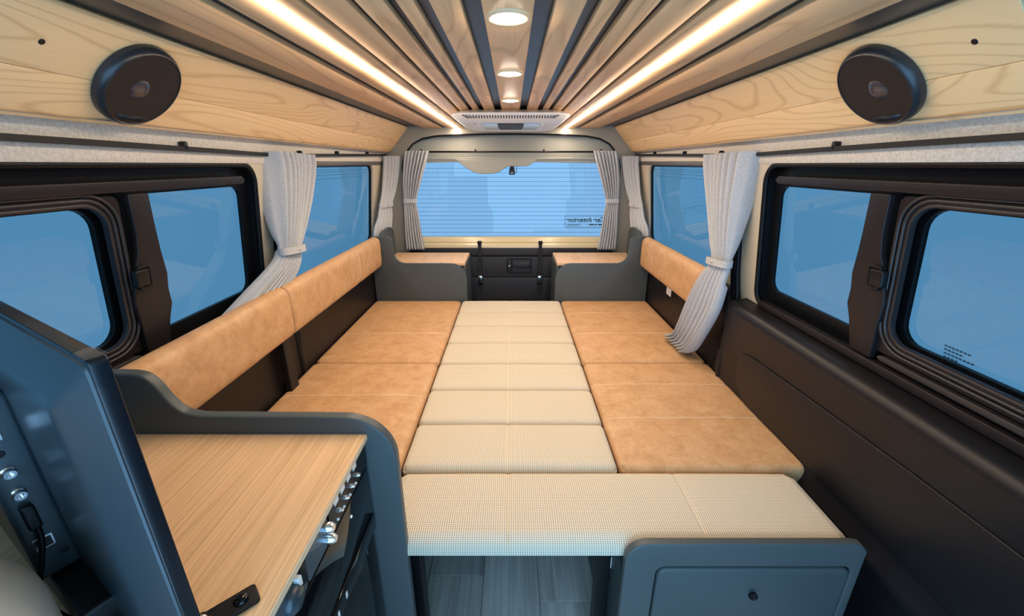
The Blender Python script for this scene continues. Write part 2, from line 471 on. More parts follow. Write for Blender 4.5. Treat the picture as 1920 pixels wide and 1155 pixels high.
# ---- tailgate end wall
arch = [(-.735, .35), (.735, .35), (.742, 1.0), (.738, 1.255), (.728, 1.30), (.70, 1.352), (.655, 1.40), (.59, 1.432), (.50, 1.448), (.36, 1.456), (.18, 1.460), (0, 1.461)]
arch = arch[2:] ; arch = [(-.735, .03), (.735, .03)] + arch + [(-x, z) for x, z in arch[-2::-1]]
outer = [(-.95, .0), (.95, .0), (.95, 1.3), (.87, 1.36), (.73, 1.56), (-.73, 1.56), (-.87, 1.36), (-.95, 1.3)]
wb = obj('wall_back', plate(outer, [arch], .03, lambda u, v, w: (u, YE-.005+w, v)), 'pillar_plastic')
tag(wb, 'cream pillar and roof surround of the tailgate opening', 'wall', kind='structure')
smooth(obj('opening_seal', tube([(x, YE-.003, z) for x, z in arch[2:]], .006, 8), 'rubber', wb))
d2 = thing('door_2', 'tailgate with cream upper trim and dark lower panel', 'door', (0, 2.99, .3), kind='structure')
yt = 2.985
fT = lambda u, v, w: (u, yt+w, v)
low = [(-.78, 1.275), (-.40, 1.285), (.17, 1.285), (.78, 1.275)]
smooth(obj('upper_trim', plate(low+[(.78, 1.50), (-.78, 1.50)], [], .02, fT, bev=.004), 'cream_plastic', d2), .6)
bump = [(-.385, 1.305), (-.36, 1.285)] + [(-.30, 1.243), (-.262, 1.222), (-.225, 1.211), (-.17, 1.208), (-.115, 1.211), (-.08, 1.222), (-.045, 1.246), (-.02, 1.258), (.105, 1.258), (.128, 1.266), (.165, 1.29), (.175, 1.305)]
smooth(obj('wiper_cover', plate(bump, [], .03, lambda u, v, w: (u, yt-.018+w, v), bev=.006), 'cream_plastic', d2), .6)
smooth(obj('trim_step', box(-.74, .74, yt-.012, yt+.01, 1.30, 1.318, .005, 3), 'cream_plastic', d2), .6)
obj('glass_frame', plate(rr(-.80, .80, .70, 1.5, .0), [rr(-.685, .685, .768, 1.288, .05)], .02, lambda u, v, w: (u, 3.010+w, v)), 'rubber', d2)
pr = [(3.012, .772), (3.0, .764), (2.992, .752), (2.990, .738), (2.984, .732), (2.972, .728), (2.966, .715), (2.964, .695)]
bm = bmesh.new(); R = [[bm.verts.new((x, y, z)) for y, z in pr] for x in (-.80, .80)]
for i in range(len(pr)-1): bm.faces.new((R[0][i], R[0][i+1], R[1][i+1], R[1][i]))
bmesh.ops.recalc_face_normals(bm, faces=bm.faces[:])
smooth(obj('painted_sill', bm, 'cream_metal', d2))
obj('panel_backing', box(-.80, .80, 2.985, 3.03, .02, .735), 'trim_black', d2)
smooth(obj('lower_panel', box(-.80, .80, 2.962, 2.99, .64, .700, .006, 3), 'gate_dark', d2))
smooth(obj('lower_panel', box(-.80, .80, 2.966, 2.99, .478, .632, .003, 3), 'gate_dark', d2))
smooth(obj('lower_panel', box(-.80, .80, 2.958, 2.99, .30, .474, .005, 3), 'gate_dark', d2))
fH = lambda u, v, w: (u, 2.968-w, v)
smooth(obj('handle_frame', plate(rr(-.034, .150, .513, .622, .018), [rr(-.026, .000, .521, .614, .008), rr(.008, .142, .521, .614, .010)], .008, fH, bev=.0015), 'black', d2), .6)
h = smooth(obj('handle', box(.012, .138, 2.952, 2.975, .555, .592, .006, 3), 'gate_dark', d2))
smooth(obj('handle_tab', box(-.022, -.004, 2.957, 2.972, .530, .606, .003, 2), 'gate_dark', d2))
obj('handle_dot', lathe([(0, .003), (.005, .002), (.006, 0)], (-.013, 2.957, .565), (0, -1, 0), 14), 'white_label', d2)

# ---- windows
def pane(name, outline, f, m, parent): return obj(name, plate(outline, [], .004, f), m, parent)
w1 = thing('window_1', 'tailgate window with dark heater lines', 'window', (0, 3.02, .77), kind='structure')
fR = lambda u, v, w: (u, 3.020+w, v)
pane('pane', rr(-.71, .71, .75, 1.31, .05), fR, 'glass_rear', w1)
for i in range(17):
    z = 1.245-i*.0295
    obj('heater_line', box(-.67, .67, 3.0175, 3.0195, z-.0010, z+.0010), 'defrost', w1)
# mirrored shop sticker on the glass, read from outside
st = obj('sticker_border', plate(rr(.388, .715, .838, .921, .010), [rr(.391, .712, .841, .918, .008)], .0004, lambda u, v, w: (u, 3.0170+w, v)), 'print', w1)
st['label'] = 'dark outline and lettering printed on the rear glass'
for s_, size, xr, z, bold in (('Car Interior', .046, .692, .877, .0009), ('Takahashi', .020, .512, .850, .0003)):
    me = text_mesh(s_, size, .25, bold)
    xs = [v.co.x for v in me.vertices]; wid = max(xs)
    k = (.292/wid) if size > .03 else (.108/wid)
    for v in me.vertices:
        x, y, z_ = v.co; v.co = (xr - x*k, 3.0172+z_, z + y)
    obj('sticker_lettering', me, 'print', w1)
for i, (a, b_) in enumerate(((.565, .60), (.605, .622), (.63, .662))):
    obj('sticker_lettering', box(a, b_, 3.0170, 3.0174, .853, .862), 'print', w1)

def side_window(s, idx):
    nm = 'left' if s < 0 else 'right'
    lab = 'sliding side window with black rubber frame behind the television' if s < 0 else 'sliding side window with black rubber frame in the dark door'
    w = thing(f'window_{idx}', lab, 'window', (s*.9, .6, .79), kind='structure')
    def F(off): return lambda u, v, w_: (s*(wallx(v)+off+w_), u, v)
    rear = rr(.985, 1.405, .852, 1.203, (.01, .035, .035, .01)); front = rr(-.30, .895, .878, 1.182, .045)
    obj('rubber_frame', plate(rr(-.38, 1.47, .77, 1.29, (.02, .05, .06, .02)), [rear, front], .012, F(.031)), 'rubber', w)
    smooth(obj('rubber_lip', tube([F(.004)(u, v, 0) for u, v in rr(-.36, 1.446, .791, 1.270, (.02, .05, .06, .02))], .009, 8, True), 'rubber', w))
    obj('rubber_tunnel', plate(rr(-.355, 1.450, .787, 1.274, (.02, .05, .06, .02)), [rr(-.345, 1.440, .797, 1.264, (.015, .045, .055, .015))], .036, F(-.001)), 'rubber', w)
    pane('pane', rr(.96, 1.43, .83, 1.225, .03), F(.038), 'glass_side', w)
    pane('pane', rr(-.33, .93, .85, 1.21, .03), F(.034), 'glass_side', w)
    # brown top rail, sill rail
    smooth(obj('top_rail', plate([(-.36, 1.212), (1.36, 1.212), (1.375, 1.222), (1.36, 1.236), (-.36, 1.236)], [], .022, F(-.010), bev=.003), 'trim_brown', w), .6)
    smooth(obj('sill_rail', plate([(-.36, .789), (1.40, .789), (1.41, .80), (1.39, .812), (-.36, .812)], [], .026, F(-.014), bev=.003), 'trim_brown', w), .6)
    smooth(obj('sill_rail', plate([(-.36, .820), (.90, .820), (.91, .828), (.90, .834), (-.36, .834)], [], .02, F(-.006), bev=.002), 'rubber_ridge', w), .6)
    # sash with stepped ridges round the sliding pane
    for off, r_, rad, dx in ((.009, .052, .0040, .008), (.019, .060, .0036, .004), (.029, .068, .0036, .002)):
        pth = [F(dx)(u, v, 0) for u, v in rr(-.30-off, .895+off, .878-off, 1.182+off, r_)]
        smooth(obj('sash_ridge', tube(pth, rad, 8, True), 'rubber_ridge', w))
    smooth(obj('sash', plate(rr(-.34, .935, .838, 1.206, .02), [rr(-.30, .900, .874, 1.186, .045)], .012, F(.005)), 'trim_brown', w), .6)
    # brown waisted divider
    lef = [(.925, .815), (.922, .90), (.915, .96), (.926, 1.02), (.946, 1.07), (.952, 1.12), (.948, 1.207)]
    rig = [(1.003, 1.207), (1.008, 1.12), (1.012, 1.07), (1.020, 1.01), (1.016, .97), (1.020, .93), (1.006, .89), (.990, .815)]
    smooth(obj('divider', plate(lef[::-1]+rig[::-1], [], .018, F(-.008), bev=.003), 'trim_brown', w), .6)
    l = smooth(obj('latch', plate(rr(.926, .962, .990, 1.046, .005), [rr(.931, .957, .996, 1.040, .003)], .012, F(-.018), bev=.001), 'black', w), .6)
    smooth(obj('latch_grip', plate(rr(.915, .952, .998, 1.038, .004), [], .016, F(-.022), bev=.003), 'black', w), .6)
    # quarter window
    q = thing(f'window_{idx+2}', f'fixed rear quarter window behind the {nm} backrest', 'window', (s*.9, 2.2, .80), kind='structure')
    obj('rubber_frame', plate(rr(1.64, 2.71, .78, 1.285, .05), [rr(1.672, 2.678, .812, 1.258, .045)], .012, F(.012)), 'rubber', q)
    pane('pane', rr(1.65, 2.70, .79, 1.28, .04), F(.020), 'glass_side', q)
    for z in (1.245, 1.236, 1.222, 1.205):
        obj('aerial_line', box(s*(wallx(z)+.0195), s*(wallx(z)+.0165), 1.70, 2.67, z-.0006, z+.0006), 'defrost', q)
    if s > 0:
        for r_ in range(4):
            n = (7, 5, 8, 4)[r_]
            for c in range(n):
                u = .795-c*.0078-r_*.001; v = .908-r_*.008
                obj('glass_mark', plate(rr(u-.0030, u+.0030, v-.0019, v+.0019, .0008, 2), [], .0004, F(.0325)), 'print', w)
    return w
side_window(-1, 2); side_window(1, 3)

# ================================================================== CEILING AND UPPER SIDES
# ---- wood side panels of two boards
def panel(s):
    nm = 'left' if s < 0 else 'right'
    lo = Vector((s*.812, 0, 1.346)); up = Vector((s*.677, 0, 1.503)); d = up-lo
    nrm = Vector((-s*d.z, 0, d.x*s)).normalized(); nrm = Vector((-s*abs(d.z), 0, -abs(d.x))).normalized()
    t = thing('wood_panel', f'pale pine panel holding the {nm} round speaker', 'panel', (s*.81, 1.8, 1.346), 'upper side panels')
    def f(u, v, w):
        p = lo+d*v+nrm*(w-.012); return (p.x, u, p.z)
    for v0, v1 in ((0, .424), (.429, 1.)):
        smooth(obj('board', plate([(.665, v0), (YE-.01, v0), (YE-.01, v1), (.665, v1)], [], .012, f, bev=.0015), 'panel_wood', t), .6)
    c = f(.737, .66, .012)
    obj('screw', lathe([(0, .0012), (.004, .001), (.0052, 0)], c, nrm, 12), 'black', t)
    # speaker on the panel
    c = Vector(f(.922, .49, .012))
    sp_ = thing('speaker', f'round black loudspeaker on the {nm} wood panel', 'speaker', c, 'round speakers')
    smooth(obj('rim', lathe([(.084, 0), (.0875, .002), (.0875, .009), (.086, .015), (.0825, .0205), (.080, .022), (.079, .021), (.079, .014)], c, nrm, 64), 'speaker_rim', sp_), .7)
    smooth(obj('grille', lathe([(0, .0215), (.03, .0213), (.06, .0208), (.0792, .0202), (.0792, .010)], c, nrm, 64), 'speaker_grille', sp_), .7)
    smooth(obj('tweeter', lathe([(0, .0275), (.008, .0268), (.014, .0252), (.019, .0228), (.0215, .0208)], c-Vector((0, .012, 0)), nrm, 32), 'dome', sp_))
    # brand strip near the bottom of the grille
    dn = -d.normalized()
    def fs(u, v, w):
        p = c+dn*(.060+v)+nrm*(.0205+w)+Vector((0, u, 0)); return tuple(p)
    smooth(obj('badge_strip', plate([(-.036, 0), (.036, 0), (.022, .011), (-.022, .011)], [], .0012, fs), 'speaker_rim', sp_))
panel(-1); panel(1)
# ---- LED strips
LY0 = .66
for s in (-1, 1):
    t = thing('led_strip', f'glowing warm led strip in the {"left" if s < 0 else "right"} half of the slatted ceiling', 'light strip', (s*.359, 1.25, 1.5), 'ceiling led strips')
    bm = sweep([(s*.347, 1.503), (s*.3485, 1.4970), (s*.353, 1.4952), (s*.359, 1.4946), (s*.365, 1.4952), (s*.3695, 1.4970), (s*.371, 1.503)], LY0, YE-.004)
    smooth(obj('diffuser', bm, 'led', t))
    obj('channel', box(s*.346, s*.372, LY0, YE-.004, 1.5035, 1.508), 'steel', t)
# ---- downlights
for y, lab in ((.784, 'nearest and largest of the three round ceiling downlights'), (1.216, 'middle of the three round ceiling downlights'), (1.693, 'farthest round ceiling downlight beside the white roof vent')):
    t = thing('downlight', lab, 'downlight', (0, y, 1.497), 'ceiling downlights')
    smooth(obj('trim_ring', lathe([(.0365, 0), (.0365, .0035), (.034, .0050), (.029, .0042), (.0265, .001)], (0, y, 1.497), (0, 0, -1), 48), 'gold', t), .8)
    smooth(obj('lens', lathe([(0, .0075), (.014, .0070), (.022, .0050), (.0272, .0010)], (0, y, 1.497), (0, 0, -1), 40), 'bulb', t))
# ---- roof vent
vt = thing('roof_vent', 'white slotted roof vent fan on the slatted ceiling', 'roof vent', (0, 2.24, 1.497))
def ringz(z, hx, y0, y1, r): return [(x, y, z) for x, y in rr(-hx, hx, y0, y1, r, 8)]
bm = bmesh.new()
lay = [ringz(1.498, .225, 1.985, 2.55, .07), ringz(1.486, .255, 1.935, 2.59, .09), ringz(1.478, .266, 1.915, 2.60, .10), ringz(1.472, .264, 1.92, 2.595, .10),
       ringz(1.449, .225, 2.02, 2.55, .08), ringz(1.447, .215, 2.035, 2.54, .07), ringz(1.452, .205, 2.06, 2.52, .06)]
Ls = [[bm.verts.new(p) for p in l] for l in lay]
for A, B in zip(Ls, Ls[1:]):
    for i in range(len(A)): bm.faces.new((A[i], A[(i+1) % len(A)], B[(i+1) % len(A)], B[i]))
bm.faces.new(Ls[-1]); bmesh.ops.recalc_face_normals(bm, faces=bm.faces[:])
smooth(obj('vent_housing', bm, 'white_plastic', vt), .9)
bm = bmesh.new()
for i in range(34):
    x = -.196+i*.392/33; lean = 0 if abs(x) < .15 else math.copysign((abs(x)-.15)*.35, x)
    p0 = Vector((x+lean*.6, 1.930, 1.4695)); p1 = Vector((x-lean*.6, 1.966, 1.4613))
    for p in (p0, p1): pass
    w_ = .0027
    vs_ = [bm.verts.new(q) for q in (p0+Vector((-w_, 0, -.0006)), p0+Vector((w_, 0, -.0006)), p1+Vector((w_, 0, -.0006)), p1+Vector((-w_, 0, -.0006)))]
    up_ = [bm.verts.new(v.co+Vector((0, .003, .006))) for v in vs_]
    bm.faces.new(vs_); bm.faces.new(up_[::-1])
    for k in range(4): bm.faces.new((vs_[k], vs_[(k+1) % 4], up_[(k+1) % 4], up_[k]))
bmesh.ops.recalc_face_normals(bm, faces=bm.faces[:])
so = obj('vent_slots', bm, 'slot', vt); so['kind'] = 'stuff'
obj('dark_opening', box(-.06, .06, 2.10, 2.40, 1.4455, 1.452, .002, 2), 'slot', vt)
for a, b_ in ((-.135, -.062), (.062, .135)):
    smooth(obj('lens_panel', box(a, b_, 2.10, 2.40, 1.4445, 1.452, .002, 2), 'cool_lens', vt), .6)
for x in (-.15, .15):
    for y in (2.08, 2.18): smooth(obj('knob', lathe([(0, .007), (.005, .0065), (.008, .004), (.008, 0)], (x, y, 1.4495), (0, 0, -1), 16), 'white_plastic', vt))
# ---- curtain rails
def rail(s):
    nm = 'left' if s < 0 else 'right'
    t = thing('curtain_rail', f'thin black curtain rail running along the {nm} side', 'curtain rail', (s*.832, 1.3, 1.30), 'curtain rails')
    P = [(s*.832, Y0, 1.322), (s*.833, .70, 1.313), (s*.835, 1.2, 1.307), (s*.838, 1.6, 1.303), (s*.836, 2.2, 1.315), (s*.828, 2.90, 1.330)]
    bm = bmesh.new(); pts = catmull(P, 6); R = []
    for p in pts: R.append([bm.verts.new(p+Vector((s*dx, 0, dz))) for dx, dz in ((-.006, -.006), (.006, -.006), (.006, .006), (-.006, .006))])
    for A, B in zip(R, R[1:]):
        for k in range(4): bm.faces.new((A[k], A[(k+1) % 4], B[(k+1) % 4], B[k]))
    bm.faces.new(R[0]); bm.faces.new(R[-1]); bmesh.ops.recalc_face_normals(bm, faces=bm.faces[:])
    obj('track', bm, 'black', t)
    for y, z in ((1.13, 1.308), (1.74, 1.304), (2.11, 1.313), (2.55, 1.322)):
        smooth(obj('bracket', box(s*.826, s*.846, y-.006, y+.006, z-.002, z+.018, .004, 2), 'black', t))
rail(-1); rail(1)
t = thing('curtain_rail', 'thin black curtain rail across the tailgate', 'curtain rail', (0, 2.935, 1.35), 'curtain rails')
smooth(obj('track', tube([(-.64, 2.935, 1.350), (.66, 2.935, 1.350)], .006, 8), 'black', t))
for x in (-.60, -.238, .219, .60):
    smooth(obj('bracket', box(x-.006, x+.006, 2.93, 2.95, 1.350, 1.366, .003, 2), 'black', t))

# ================================================================== BED
B = .45
cx, cy = (-.314, .314), 2.508
pitch = (2.508-.962)/7
ordn = ['farthest, against the tailgate', 'second from the tailgate', 'third from the tailgate', 'fourth from the tailgate', 'fifth from the tailgate, third from the long front cushion', 'second behind the long front cushion', 'directly behind the long front cushion']
def seam(parent, pts):
    return smooth(obj('stitch_seam', tube(pts, .0011, 5), 'thread', parent))
def place(name, bm, m, label, group, cat='cushion'):
    o = smooth(obj(name, bm, m), 1.0); tag(o, label, cat, group); recentre(o); return o
def run(a, b, c, along_x, n=26):
    "points of a stitch line lying in its groove on the last cushion made"
    out = []
    for i in range(n+1):
        t_ = .5-.5*math.cos(PI*i/n); q = a+(b-a)*t_
        x, y = (q, c) if along_x else (c, q)
        out.append((x, y, cushion.h(x, y)+.0004))
    return out
def sm(o, pts):
    "stitch line as a part of a one-mesh cushion"
    s_ = smooth(obj('stitch_seam', tube(pts, .0012, 5), 'thread')); s_.parent = o
    s_.matrix_parent_inverse = Matrix.Translation(-Vector(o.location)); return s_
for i in range(7):
    y1 = cy-i*pitch-.0018; y0 = cy-(i+1)*pitch+.0018
    o = place('bed_cushion', cushion(-.3135, .3135, y0, y1,   .385, B+.002, .019, .006, gx=(-.008,), rc=.016, seed=i*3.1), 'hound',
          f'checked cream centre cushion, {ordn[i]}', 'checked centre cushions')
    sm(o, run(y0+.003, y1-.003, -.008, False))
for s in (-1, 1):
    nm = 'left' if s < 0 else 'right'
    xa, xb = sorted((s*.3185, s*.868))
    gr = (1.952,) if s < 0 else (2.257, 1.952)
    gf = (1.355,) if s < 0 else (1.435, 1.207)
    o = place('seat_cushion', cushion(xa, xb, 1.633, 2.505, .385, B+.003, .018, .006, gy=gr, rc=.025, seed=20+s), 'leather', f'tan leather seat cushion at the {nm} rear by the side cabinet', 'tan leather seat cushions')
    for g in gr: sm(o, run(xa+.002, xb-.002, g, True))
    o = place('seat_cushion', cushion(xa, xb, .962, 1.629, .385, B+.003, .018, .006, gy=gf, rc=.025, seed=30+s), 'leather', 'tan leather seat cushion beside the counter partition at left front' if s < 0 else 'tan leather seat cushion beside the dark door at right front', 'tan leather seat cushions')
    for g in gf:
        sm(o, run(xa+.002, xb-.002, g, True))
o = place('long_cushion', cushion(-.318, .806,   .712, .958, .398, B+.003, .032, .007, gx=(-.004, .462), rc=.012, seed=50), 'hound', 'long checked cream cushion across the front of the bed', None)
for g in (.462, -.004): sm(o, run(.718, .956, g, False)+[(g, .7155, .41)][:0])
# bed base
bb = thing('bed_platform', 'black board and legs carrying the bed cushions', 'bed base', (0, 1.6, 0))
obj('board', box(-.85, .85, .775, 2.50, .362, .384, .003, 1), 'trim_black', bb)
for x, y in ((.244, .80), (-.244, .80), (.244, 1.75), (-.244, 1.75)):
    obj('leg', box(x-.016, x+.016, y-.02, y+.02, .001, .362, .003, 1), 'black', bb)
obj('foot_plate', box(.2615, .2665, .79, .83, .27, .31, .002, 1), 'white_plastic', bb)
# backrests
def backrest(s, y0, y1, label, stitch=()):
    # cross section: tan roll, thicker at the top
    pr = [(.800, .690), (.797, .72), (.796, .78), (.797, .820), (.803, .840), (.815, .851), (.832, .856), (.850, .850), (.858, .836), (.860, .80), (.858, .70), (.850, .676), (.834, .668), (.815, .670), (.805, .677)]
    pr = [tuple(p) for p in catmull([(a, b, 0) for a, b in pr+[pr[0]]], 4)][:-1]
    n = max(8, int((y1-y0)/.03)); b = bmesh.new(); R = []
    from mathutils import noise as mn
    ys = [0, .0015, .005, .011] + [.02+(y1-y0-.04)*i/n for i in range(n+1)] + [y1-y0-.011, y1-y0-.005, y1-y0-.0015, y1-y0]
    for d in ys:
        e = min(d, y1-y0-d); k = 0 if e >= .011 else .011-math.sqrt(max(0, .011**2-(.011-e)**2))
        for g in stitch: k += .0025*math.exp(-((y0+d-g)/.005)**2)
        ring = []
        for p in pr:
            c = Vector((.828, .762)); q = Vector((p[0], p[1])); dd = q-c; L = dd.length
            q = c+dd*(1-k/L) + Vector((.0015*mn.noise(Vector((p[0]*5, (y0+d)*6, p[1]*6+s))), 0))
            ring.append(b.verts.new((s*q.x, y0+d, q.y)))
        R.append(ring)
    m = len(pr)
    for A, Bq in zip(R, R[1:]):
        for i in range(m): b.faces.new((A[i], A[(i+1) % m], Bq[(i+1) % m], Bq[i]))
    b.faces.new(R[0]); b.faces.new(R[-1]); bmesh.ops.recalc_face_normals(b, faces=b.faces[:])
    o = place('backrest', b, 'leather', label, 'tan leather backrests')
    for g in stitch:
        sm(o, [(s*.7985, g, .69), (s*.7965, g, .76), (s*.7975, g, .82), (s*.806, g, .842), (s*.83, g, .8545)])
    return o
o = backrest(-1, .738, 1.415, 'tan leather backrest bar nearest the counter, along the left windows')
sm(o, [(-.852, .752, .851), (-.835, .753, .8545), (-.815, .754, .851), (-.800, .756, .835)])
backrest(-1, 1.419, 2.497, 'tan leather backrest bar on the left reaching the rear side cabinet', (2.12,))
o = backrest(1, 1.615, 2.497, 'tan leather backrest bar on the right behind the long curtain', (2.28,))
k = obj('care_tag', box(.842, .8435, 2.065, 2.13, .610, .668), 'white_label'); k.parent = o; k.matrix_parent_inverse = Matrix.Translation(-Vector(o.location))
# backrest uprights on the left wall
for y in (1.40, ):
    t = obj('backrest_bracket', box(-.858, -.835, y-.02, y+.035, .44, .70, .004, 2), 'trim_black'); tag(t, 'black upright bracket under the joint of the left backrests', 'bracket'); recentre(t)

# ================================================================== REAR SIDE CABINETS
def rear_cab(s):
    nm = 'left' if s < 0 else 'right'
    t = thing('side_cabinet', f'grey rear cabinet with pale wood top, {nm} of the tailgate', 'cabinet', (s*.58, 2.66, .0), 'rear side cabinets')
    pts = [(.862, .02), (.280, .02), (.280, .595)]
    pts += [(.378-.098*math.cos(a), .588+.098*math.sin(a)) for a in [PI/2*i/8 for i in range(9)]]
    pts += [(.50, .686), (.640, .686)]
    pts += [(.660+.068*math.sin(a)-.0, .754-.068*math.cos(a)) for a in [PI/2*i/8 for i in range(9)]]
    pts += [(.730, .80)] + [(.768-.038*math.cos(a), .815+.038*math.sin(a)) for a in [PI/2*i/8 for i in range(9)]] + [(.862, .853)]
    smooth(obj('front_panel', plate([(s*x, z) for x, z in pts], [], .02, lambda u, v, w: (u, 2.510+w, v), bev=.004), 'cab_grey', t), .6)
    top = smooth(obj('table_top', plate([(s*.862, 2.531), (s*.290, 2.531), (s*.292, 2.853), (s*.80, 2.853), (s*.862, 2.80)], [], .018, lambda u, v, w: (u, v, .668+w), bev=.002), 'table_wood', t), .6)
    obj('lid', plate(rr(min(s*.40, s*.66), max(s*.40, s*.66), 2.58, 2.74, .006), [], .0022, lambda u, v, w: (u, v, .6845+w), bev=.0008), 'table_wood', top)
    obj('inner_side', box(s*.287, s*.302, 2.531, 2.853, .02, .667), 'cab_grey', t)
    sb = [(2.531, .60), (2.531, .84), (2.56, .862), (2.60, .874), (2.72, .882), (2.765, .876), (2.80, .856), (2.82, .82), (2.825, .687), (2.825, .60)]
    sd = smooth(obj('side_board', plate(sb, [], .018, lambda u, v, w: (s*(.800+w), u, v), bev=.003), 'cab_grey', t), .6)
    obj('bolt', lathe([(0, .003), (.005, .002), (.006, 0)], (s*.800, 2.79, .842), (-s, 0, 0), 12), 'black', sd)
rear_cab(-1); rear_cab(1)
# straps on the tailgate
for x, lab in ((-.228, 'black webbing strap with buckle left of the tailgate handle'), (.211, 'black webbing strap with buckle right of the tailgate handle')):
    t = thing('strap', lab, 'strap', (x, 2.945, .38), 'tailgate straps')
    obj('webbing', box(x-.012, x+.012, 2.944, 2.947, .36, .735, .0008, 1), 'strap', t)
    smooth(obj('end_loop', box(x-.015, x+.015, 2.938, 2.952, .728, .752, .003, 2), 'black', t))
    bk = smooth(obj('buckle', box(x-.017, x+.017, 2.932, 2.946, .455, .495, .004, 2), 'chrome', t))
    smooth(obj('buckle_bar', box(x-.019, x+.019, 2.930, 2.948, .432, .453, .003, 2), 'black', t))
# rear camera
t = thing('rear_camera', 'small black rear view camera hanging above the tailgate glass', 'camera', (.008, 2.975, 1.21))
smooth(obj('mount', box(-.009, .021, 2.967, 2.985, 1.240, 1.259, .003, 2), 'black', t))
smooth(obj('body', box(-.014, .026, 2.958, 2.985, 1.203, 1.240, .004, 2), 'black', t))
obj('lens', box(-.004, .016, 2.956, 2.9585, 1.208, 1.220, .001, 1), 'steel', t)
smooth(obj('cable', tube(catmull([(.024, 2.975, 1.215), (.036, 2.975, 1.222), (.038, 2.978, 1.240), (.034, 2.98, 1.262)], 5), .002, 6), 'black', t))

# ================================================================== CURTAINS
def curtain(label, rows, nf, nrm, tie, z_loop, tie_c, tie_d, btn=True, ph=0., ret=0.):
    "rows: (edge A, edge B, fold depth) from top to bottom"
    t = thing('curtain', label, 'curtain', rows[-1][0], 'grey tied-back curtains')
    A = catmull([r[0] for r in rows], 7); Bq = catmull([r[1] for r in rows], 7)
    am = catmull([(r[2], 0, 0) for r in rows], 7)
    ns = nf*10; nv = Vector(nrm).normalized(); b = bmesh.new(); G = []
    nr = 8 if ret else 0
    for j, (a, c) in enumerate(zip(A, Bq)):
        row = []; A_ = am[j].x
        def fold(u):
            w = PI*nf*u+ph
            k = 2*abs(math.sin(w))**.62-1                       # round crowns, sharp valleys
            return A_*(k+.22*math.sin(1.7*w+j*.06)+.10*math.sin(4.1*w+j*.11))
        d0 = fold(0); rt = ret*min(1, max(.25, (A_-.008)/.014)) if j < len(A)*.55 else ret*.45
        for i in range(nr):                                      # plain return of the leading edge
            q = i/nr
            row.append(b.verts.new(a+nv*(d0-rt*(1-q))+(a-c).normalized()*(.008*math.sin(q*PI*.9)*rt/.05)))
        for i in range(ns+1):
            u = i/ns
            uu = u+.010*math.sin(2*PI*nf*u+.6)+.004*math.sin(9*u+j*.07)
            row.append(b.verts.new(a.lerp(c, min(1.02, max(0, uu)))+nv*fold(u)))
        G.append(row)
    ns = ns+nr
    for P, Q in zip(G, G[1:]):
        for i in range(ns): b.faces.new((P[i], P[i+1], Q[i+1], Q[i]))
    o = smooth(obj('cloth', b, 'curtain', t))
    sm_ = o.modifiers.new('thickness', 'SOLIDIFY'); sm_.thickness = .0022; sm_.offset = 0
    # tie-back
    a, c, dp = tie
    a = Vector(a); c = Vector(c); m = (a+c)/2; ax = (c-a)/2; hb = .013
    b = bmesh.new(); R = []
    n = 28
    for k in range(n):
        w = 2*PI*k/n; ca, sa = math.cos(w), math.sin(w)
        e = .7
        p = m+ax*1.06*math.copysign(abs(ca)**e, ca)+nv*dp*math.copysign(abs(sa)**e, sa)
        rad = (p-m).normalized()*.0018
        R.append([b.verts.new(p+rad*q+Vector((0, 0, h_))) for q, h_ in ((1, -hb), (1, hb), (-1, hb), (-1, -hb))])
    for k in range(n):
        P, Q = R[k], R[(k+1) % n]
        for i in range(4): b.faces.new((P[i], P[(i+1) % 4], Q[(i+1) % 4], Q[i]))
    bmesh.ops.recalc_face_normals(b, faces=b.faces[:])
    tb = smooth(obj('tieback', b, 'curtain', t), .8)
    if btn:
        p = m+nv*(dp+.003)
        s_ = smooth(obj('snap_button', lathe([(0, .0035), (.003, .003), (.0055, .001), (.006, 0)], p, nv, 16), 'chrome', t))
    return t
# middle left
curtain('grey curtain tied back between the left side windows',
    [((-.816, 1.505, 1.314), (-.822, 1.80, 1.308), .022), ((-.815, 1.505, 1.26), (-.822, 1.79, 1.255), .024), ((-.812, 1.485, 1.15), (-.82, 1.72, 1.14), .022),
     ((-.810, 1.465, 1.05), (-.818, 1.645, 1.04), .017), ((-.812, 1.455, .975), (-.816, 1.585, .968), .010), ((-.818, 1.405, .93), (-.82, 1.565, .915), .014), ((-.84, 1.30, .875), (-.835, 1.53, .865), .016), ((-.868, 1.17, .81), (-.862, 1.42, .80), .015)],
    8, (1, 0, 0), ((-.812, 1.445, .977), (-.814, 1.592, .966), .024), 0, 0, 0, ret=.050)
# middle right
curtain('long grey curtain tied back beside the right door, hanging onto the bed',
    [((.816, 1.492, 1.314), (.822, 1.83, 1.308), .026), ((.815, 1.495, 1.26), (.822, 1.815, 1.255), .027), ((.812, 1.505, 1.13), (.82, 1.745, 1.12), .022), ((.812, 1.505, 1.0), (.818, 1.68, .99), .016),
     ((.814, 1.507, .915), (.818, 1.64, .905), .010), ((.800, 1.50, .84), (.790, 1.665, .83), .010), ((.792, 1.51, .73), (.772, 1.71, .71), .010), ((.785, 1.57, .60), (.772, 1.765, .58), .011), ((.785, 1.63, .51), (.785, 1.83, .505), .016), ((.775, 1.675, .472), (.765, 1.88, .475), .016)],
    7, (-1, 0, 0), ((.812, 1.494, .918), (.814, 1.650, .905), .025), 0, 0, 0, ph=.3, ret=.060)
